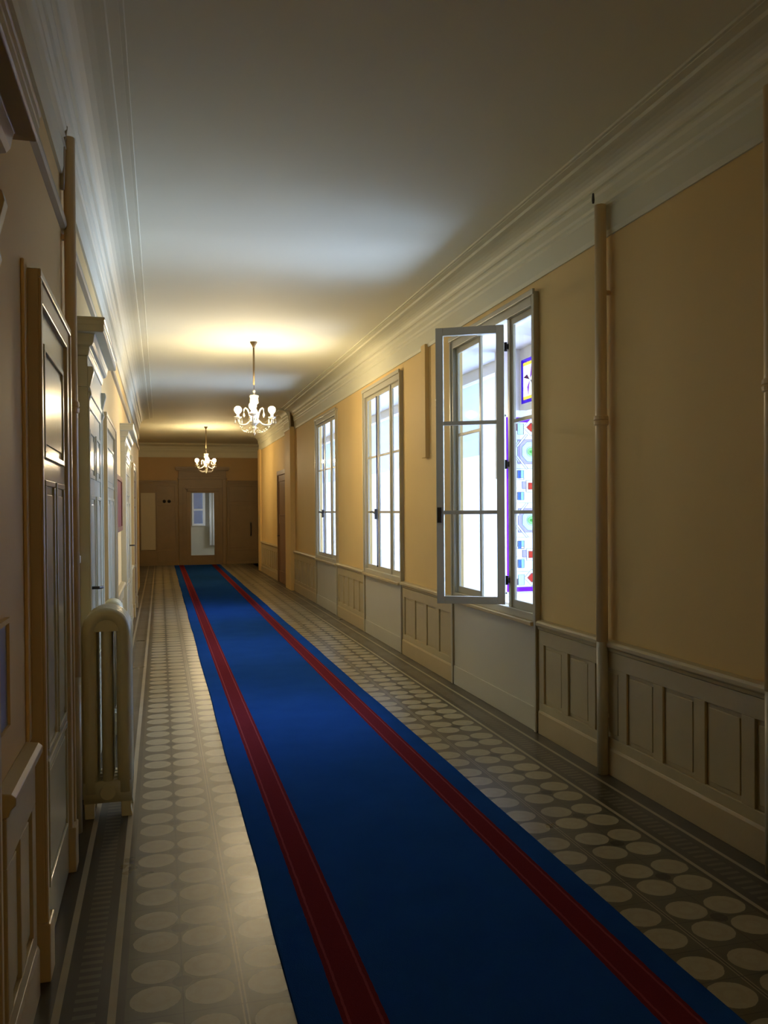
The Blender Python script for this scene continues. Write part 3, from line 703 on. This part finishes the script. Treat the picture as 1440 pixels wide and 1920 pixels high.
# ------------------------------------------------------------------ radiators
def radiator(name, xc, y0, n, pitch, z0, z1, wd, label, foot=True):
    t = thing(name, label, 'radiator', (xc, y0, 0), group=None)
    rc = wd * .155
    for k in range(n):
        y = y0 + k * pitch; bm = NB()
        zt_ = z1 - wd / 2 + .012; R_ = wd / 2 - rc
        arc = [(xc + R_ * math.cos(a), y, zt_ + R_ * math.sin(a)) for a in [PI * q / 14 for q in range(15)]]
        pts = [(xc + R_, y, z0 + .10)] + [(xc + R_, y, z0 + .10 + (zt_ - z0 - .10) * q / 4) for q in range(1, 4)] + arc + [(xc - R_, y, zt_ - (zt_ - z0 - .10) * q / 4) for q in range(1, 4)] + [(xc - R_, y, z0 + .10)]
        tube(bm, pts, rc, 12)
        tube(bm, [(xc, y, z0 + .12), (xc, y, zt_ + R_ * .55)], rc * .72, 12)
        # solid web in the arch head and the bottom header
        prs = [(xc + R_ * math.cos(a), zt_ + R_ * math.sin(a)) for a in [PI * q / 12 for q in range(13)]]
        prs += []
        prism(bm, prs, y - rc * .72, y + rc * .72)
        prism(bm, [(xc - wd / 2 + .004, z0 + .05), (xc + wd / 2 - .004, z0 + .05), (xc + wd / 2 - .004, z0 + .16), (xc - wd / 2 + .004, z0 + .16)], y - rc * .75, y + rc * .75)
        hub = NB(); lathe(hub, [(.036, -.045), (.042, -.038), (.042, .038), (.036, .045)], 18)
        hub.transform(Matrix.Translation((xc, y, z0 + .105)) @ Matrix.Rotation(PI / 2, 4, 'X'))
        me = bpy.data.meshes.new('t'); hub.to_mesh(me); hub.free(); bm.from_mesh(me); bpy.data.meshes.remove(me)
        o = part('radiator_section', bm, M_RAD, t)
        for p in o.data.polygons: p.use_smooth = len(p.vertices) == 4
    if foot:
        for k in (0, n - 1):
            for s in (-1, 1):
                y = y0 + k * pitch; x = xc + s * (wd / 2 - .034); bm = NB()
                prism(bm, [(x - .024, 0), (x + .024 + (.008 if s > 0 else 0), 0), (x + .024, .05), (x + .026, z0 + .06), (x - .026, z0 + .06)], y - .028, y + .028)
                part('foot', bm, M_RAD, t, .004)
    bm = NB(); tube(bm, [(xc - .09, y0 + n * pitch - .03, z0 + .105), (xc - .09, y0 + n * pitch + .05, z0 + .105), (xc - .09, y0 + n * pitch + .05, 0)], .013, 8)
    part('feed_pipe', bm, M_RAD, t)
    return t
radiator('radiator', -.278, 4.60, 4, .062, .03, 1.09, .25, 'tall cream cast iron radiator standing end on in front left')
radiator('radiator', -.338, 6.28, 3, .06, .03, .96, .14, 'second low radiator half hidden behind the front radiator')

# ------------------------------------------------------------------ small things on the left wall
p = thing('framed_picture', 'dark red picture in a gilt frame on the left wall between doors', 'picture', (XL, 9.15, 1.4))
part('picture_frame', boxes((XL, XL + .035, 8.55, 8.60, 1.40, 1.98), (XL, XL + .035, 9.66, 9.71, 1.40, 1.98), (XL, XL + .035, 8.60, 9.66, 1.93, 1.98), (XL, XL + .035, 8.60, 9.66, 1.40, 1.45)), M_GOLD, p, .004)
part('canvas', boxes((XL, XL + .022, 8.60, 9.66, 1.45, 1.93)), M_RED, p)
p = thing('wall_notice', 'blue grey sheet in a thin frame on the cream wall at the left edge', 'notice', (XL, 2.4, 1.0))
part('notice_frame', boxes((XL, XL + .014, 2.30, 2.32, .98, 1.30), (XL, XL + .014, 2.585, 2.60, .98, 1.30), (XL, XL + .014, 2.32, 2.585, 1.285, 1.30), (XL, XL + .014, 2.32, 2.585, .98, .992)), M_WALL, p)
part('sheet', boxes((XL, XL + .006, 2.32, 2.585, .992, 1.285)), M_BLUEG, p)
sw = thing('light_switch', 'small white switch on the casing edge above the front radiator', 'switch', (XL, 4.72, 1.35))
part('switch_plate', boxes((XL, XL + .012, 4.69, 4.76, 1.31, 1.39)), M_WHITE, sw, .003)
part('rocker', boxes((XL + .012, XL + .022, 4.71, 4.74, 1.33, 1.37)), M_WHITE, sw, .003)

# ------------------------------------------------------------------ chandeliers
def chandelier(x, y, label, rot=0):
    t = thing('chandelier', label, 'chandelier', (x, y, ZC), group='glass chandeliers down the corridor')
    zb = ZC
    bm = NB(); lathe(bm, [(.045, zb), (.042, zb - .012), (.020, zb - .045), (.012, zb - .07)], 20, (x, y)); part('ceiling_cup', bm, M_BRONZE, t, 0, True)
    bm = NB(); lathe(bm, [(.0115, zb - .06), (.0115, 3.13)], 12, (x, y)); lathe(bm, [(.004, 3.13), (.004, 3.0)], 8, (x, y)); part('rod', bm, M_BRONZE, t, 0, True)
    bm = NB(); lathe(bm, [(.008, 3.075), (.016, 3.055), (.010, 3.03), (.012, 3.012), (.052, 3.005), (.056, 2.985), (.046, 2.975), (.050, 2.93), (.054, 2.915), (.044, 2.905), (.024, 2.88), (.022, 2.85),
                          (.034, 2.83), (.050, 2.79), (.055, 2.76), (.050, 2.72), (.062, 2.70), (.066, 2.68), (.040, 2.66), (.018, 2.64), (.026, 2.62), (.026, 2.60), (.010, 2.585), (.004, 2.57)], 24, (x, y))
    part('glass_stem', bm, M_CRYS, t, 0, True)
    cups = []
    for k in range(3):
        an = math.radians(19.5 + 120 * k) + rot      # angle in plan
        dx, dy = math.cos(an), math.sin(an)
        def Q(r, z, o=0): return (x + dx * r - dy * o, y + dy * r + dx * o, z)
        bm = NB()
        pts = [Q(.045, 2.70), Q(.075, 2.685), Q(.10, 2.665), Q(.135, 2.655), Q(.17, 2.655), Q(.205, 2.665), Q(.230, 2.685), Q(.238, 2.71), Q(.238, 2.735)]
        tube(bm, pts, .011, 8)
        arm = part('arm', bm, M_CRYS, t, 0, True)
        bm = NB(); lathe(bm, [(.010, 2.725), (.030, 2.735), (.048, 2.752), (.050, 2.757), (.030, 2.748), (.016, 2.76), (.015, 2.80), (.012, 2.802)], 16, Q(.238, 0)[:2]); part('candle_cup', bm, M_CRYS, arm, 0, True)
        bm = NB(); lathe(bm, [(.010, 2.795), (.024, 2.806), (.040, 2.828), (.044, 2.846), (.038, 2.868), (.020, 2.884), (.002, 2.888)], 14, Q(.238, 0)[:2])
        part('bulb', bm, M_BULB, arm, 0, True)
        c = Q(.238, 0)
        for q in range(5):
            bm = NB(); a2 = q * 2 * PI / 5; lathe(bm, [(.002, 2.738), (.002, 2.715), (.007, 2.70), (.009, 2.688), (.001, 2.674)], 6, (c[0] + .046 * math.cos(a2), c[1] + .046 * math.sin(a2)))
            part('crystal_drop', bm, M_CRYS, arm)
        cups.append(Q(.225, 2.68))
        # ornamental curl between the arms
        an2 = an + PI / 3; ex, ey = math.cos(an2), math.sin(an2)
        def Q2(r, z): return (x + ex * r, y + ey * r, z)
        bm = NB(); tube(bm, [Q2(.045, 2.70), Q2(.055, 2.74), Q2(.070, 2.79), Q2(.092, 2.83), Q2(.115, 2.845), Q2(.132, 2.83), Q2(.137, 2.80)], [.011, .011, .010, .009, .008, .007, .005], 8)
        cu = part('curl', bm, M_CRYS, t, 0, True)
        bm = NB(); lathe(bm, [(.002, 2.80), (.003, 2.785), (.012, 2.76), (.013, 2.748), (.002, 2.73)], 8, Q2(.137, 0)[:2]); part('crystal_drop', bm, M_CRYS, cu)
    for k in range(3):   # bead swags
        a, b = Vector(cups[k]), Vector(cups[(k + 1) % 3]); bm = NB()
        ctr = Vector((x, y, 2.60))
        for (s0, s1, sag, nn) in ((a, b, .12, 15), (a, ctr, .075, 9)):
            for q in range(nn):
                f_ = (q + .5) / nn; pnt = s0.lerp(s1, f_); pnt.z -= sag * 4 * f_ * (1 - f_)
                bmesh.ops.create_icosphere(bm, subdivisions=1, radius=.0085 if q % 2 else .006, matrix=Matrix.Translation(pnt))
        part('bead_swag', bm, M_CRYS, t)['kind'] = 'stuff'
    bm = NB(); lathe(bm, [(.002, 2.575), (.010, 2.555), (.012, 2.54), (.001, 2.515)], 10, (x, y)); part('finial_drop', bm, M_CRYS, t)
    return t
chandelier(1.115, 10.15, 'nearer lit glass chandelier with three bulbs, hanging by the first windows', 0.0)
chandelier(1.09, 20.5, 'farther lit glass chandelier hanging in front of the end panelling', 0.25)
chandelier(1.10, -6.3, 'added glass chandelier, unseen behind the viewer, brightening the near walls', 0.5)  # extra lamp added out of view, to lift the dark near walls
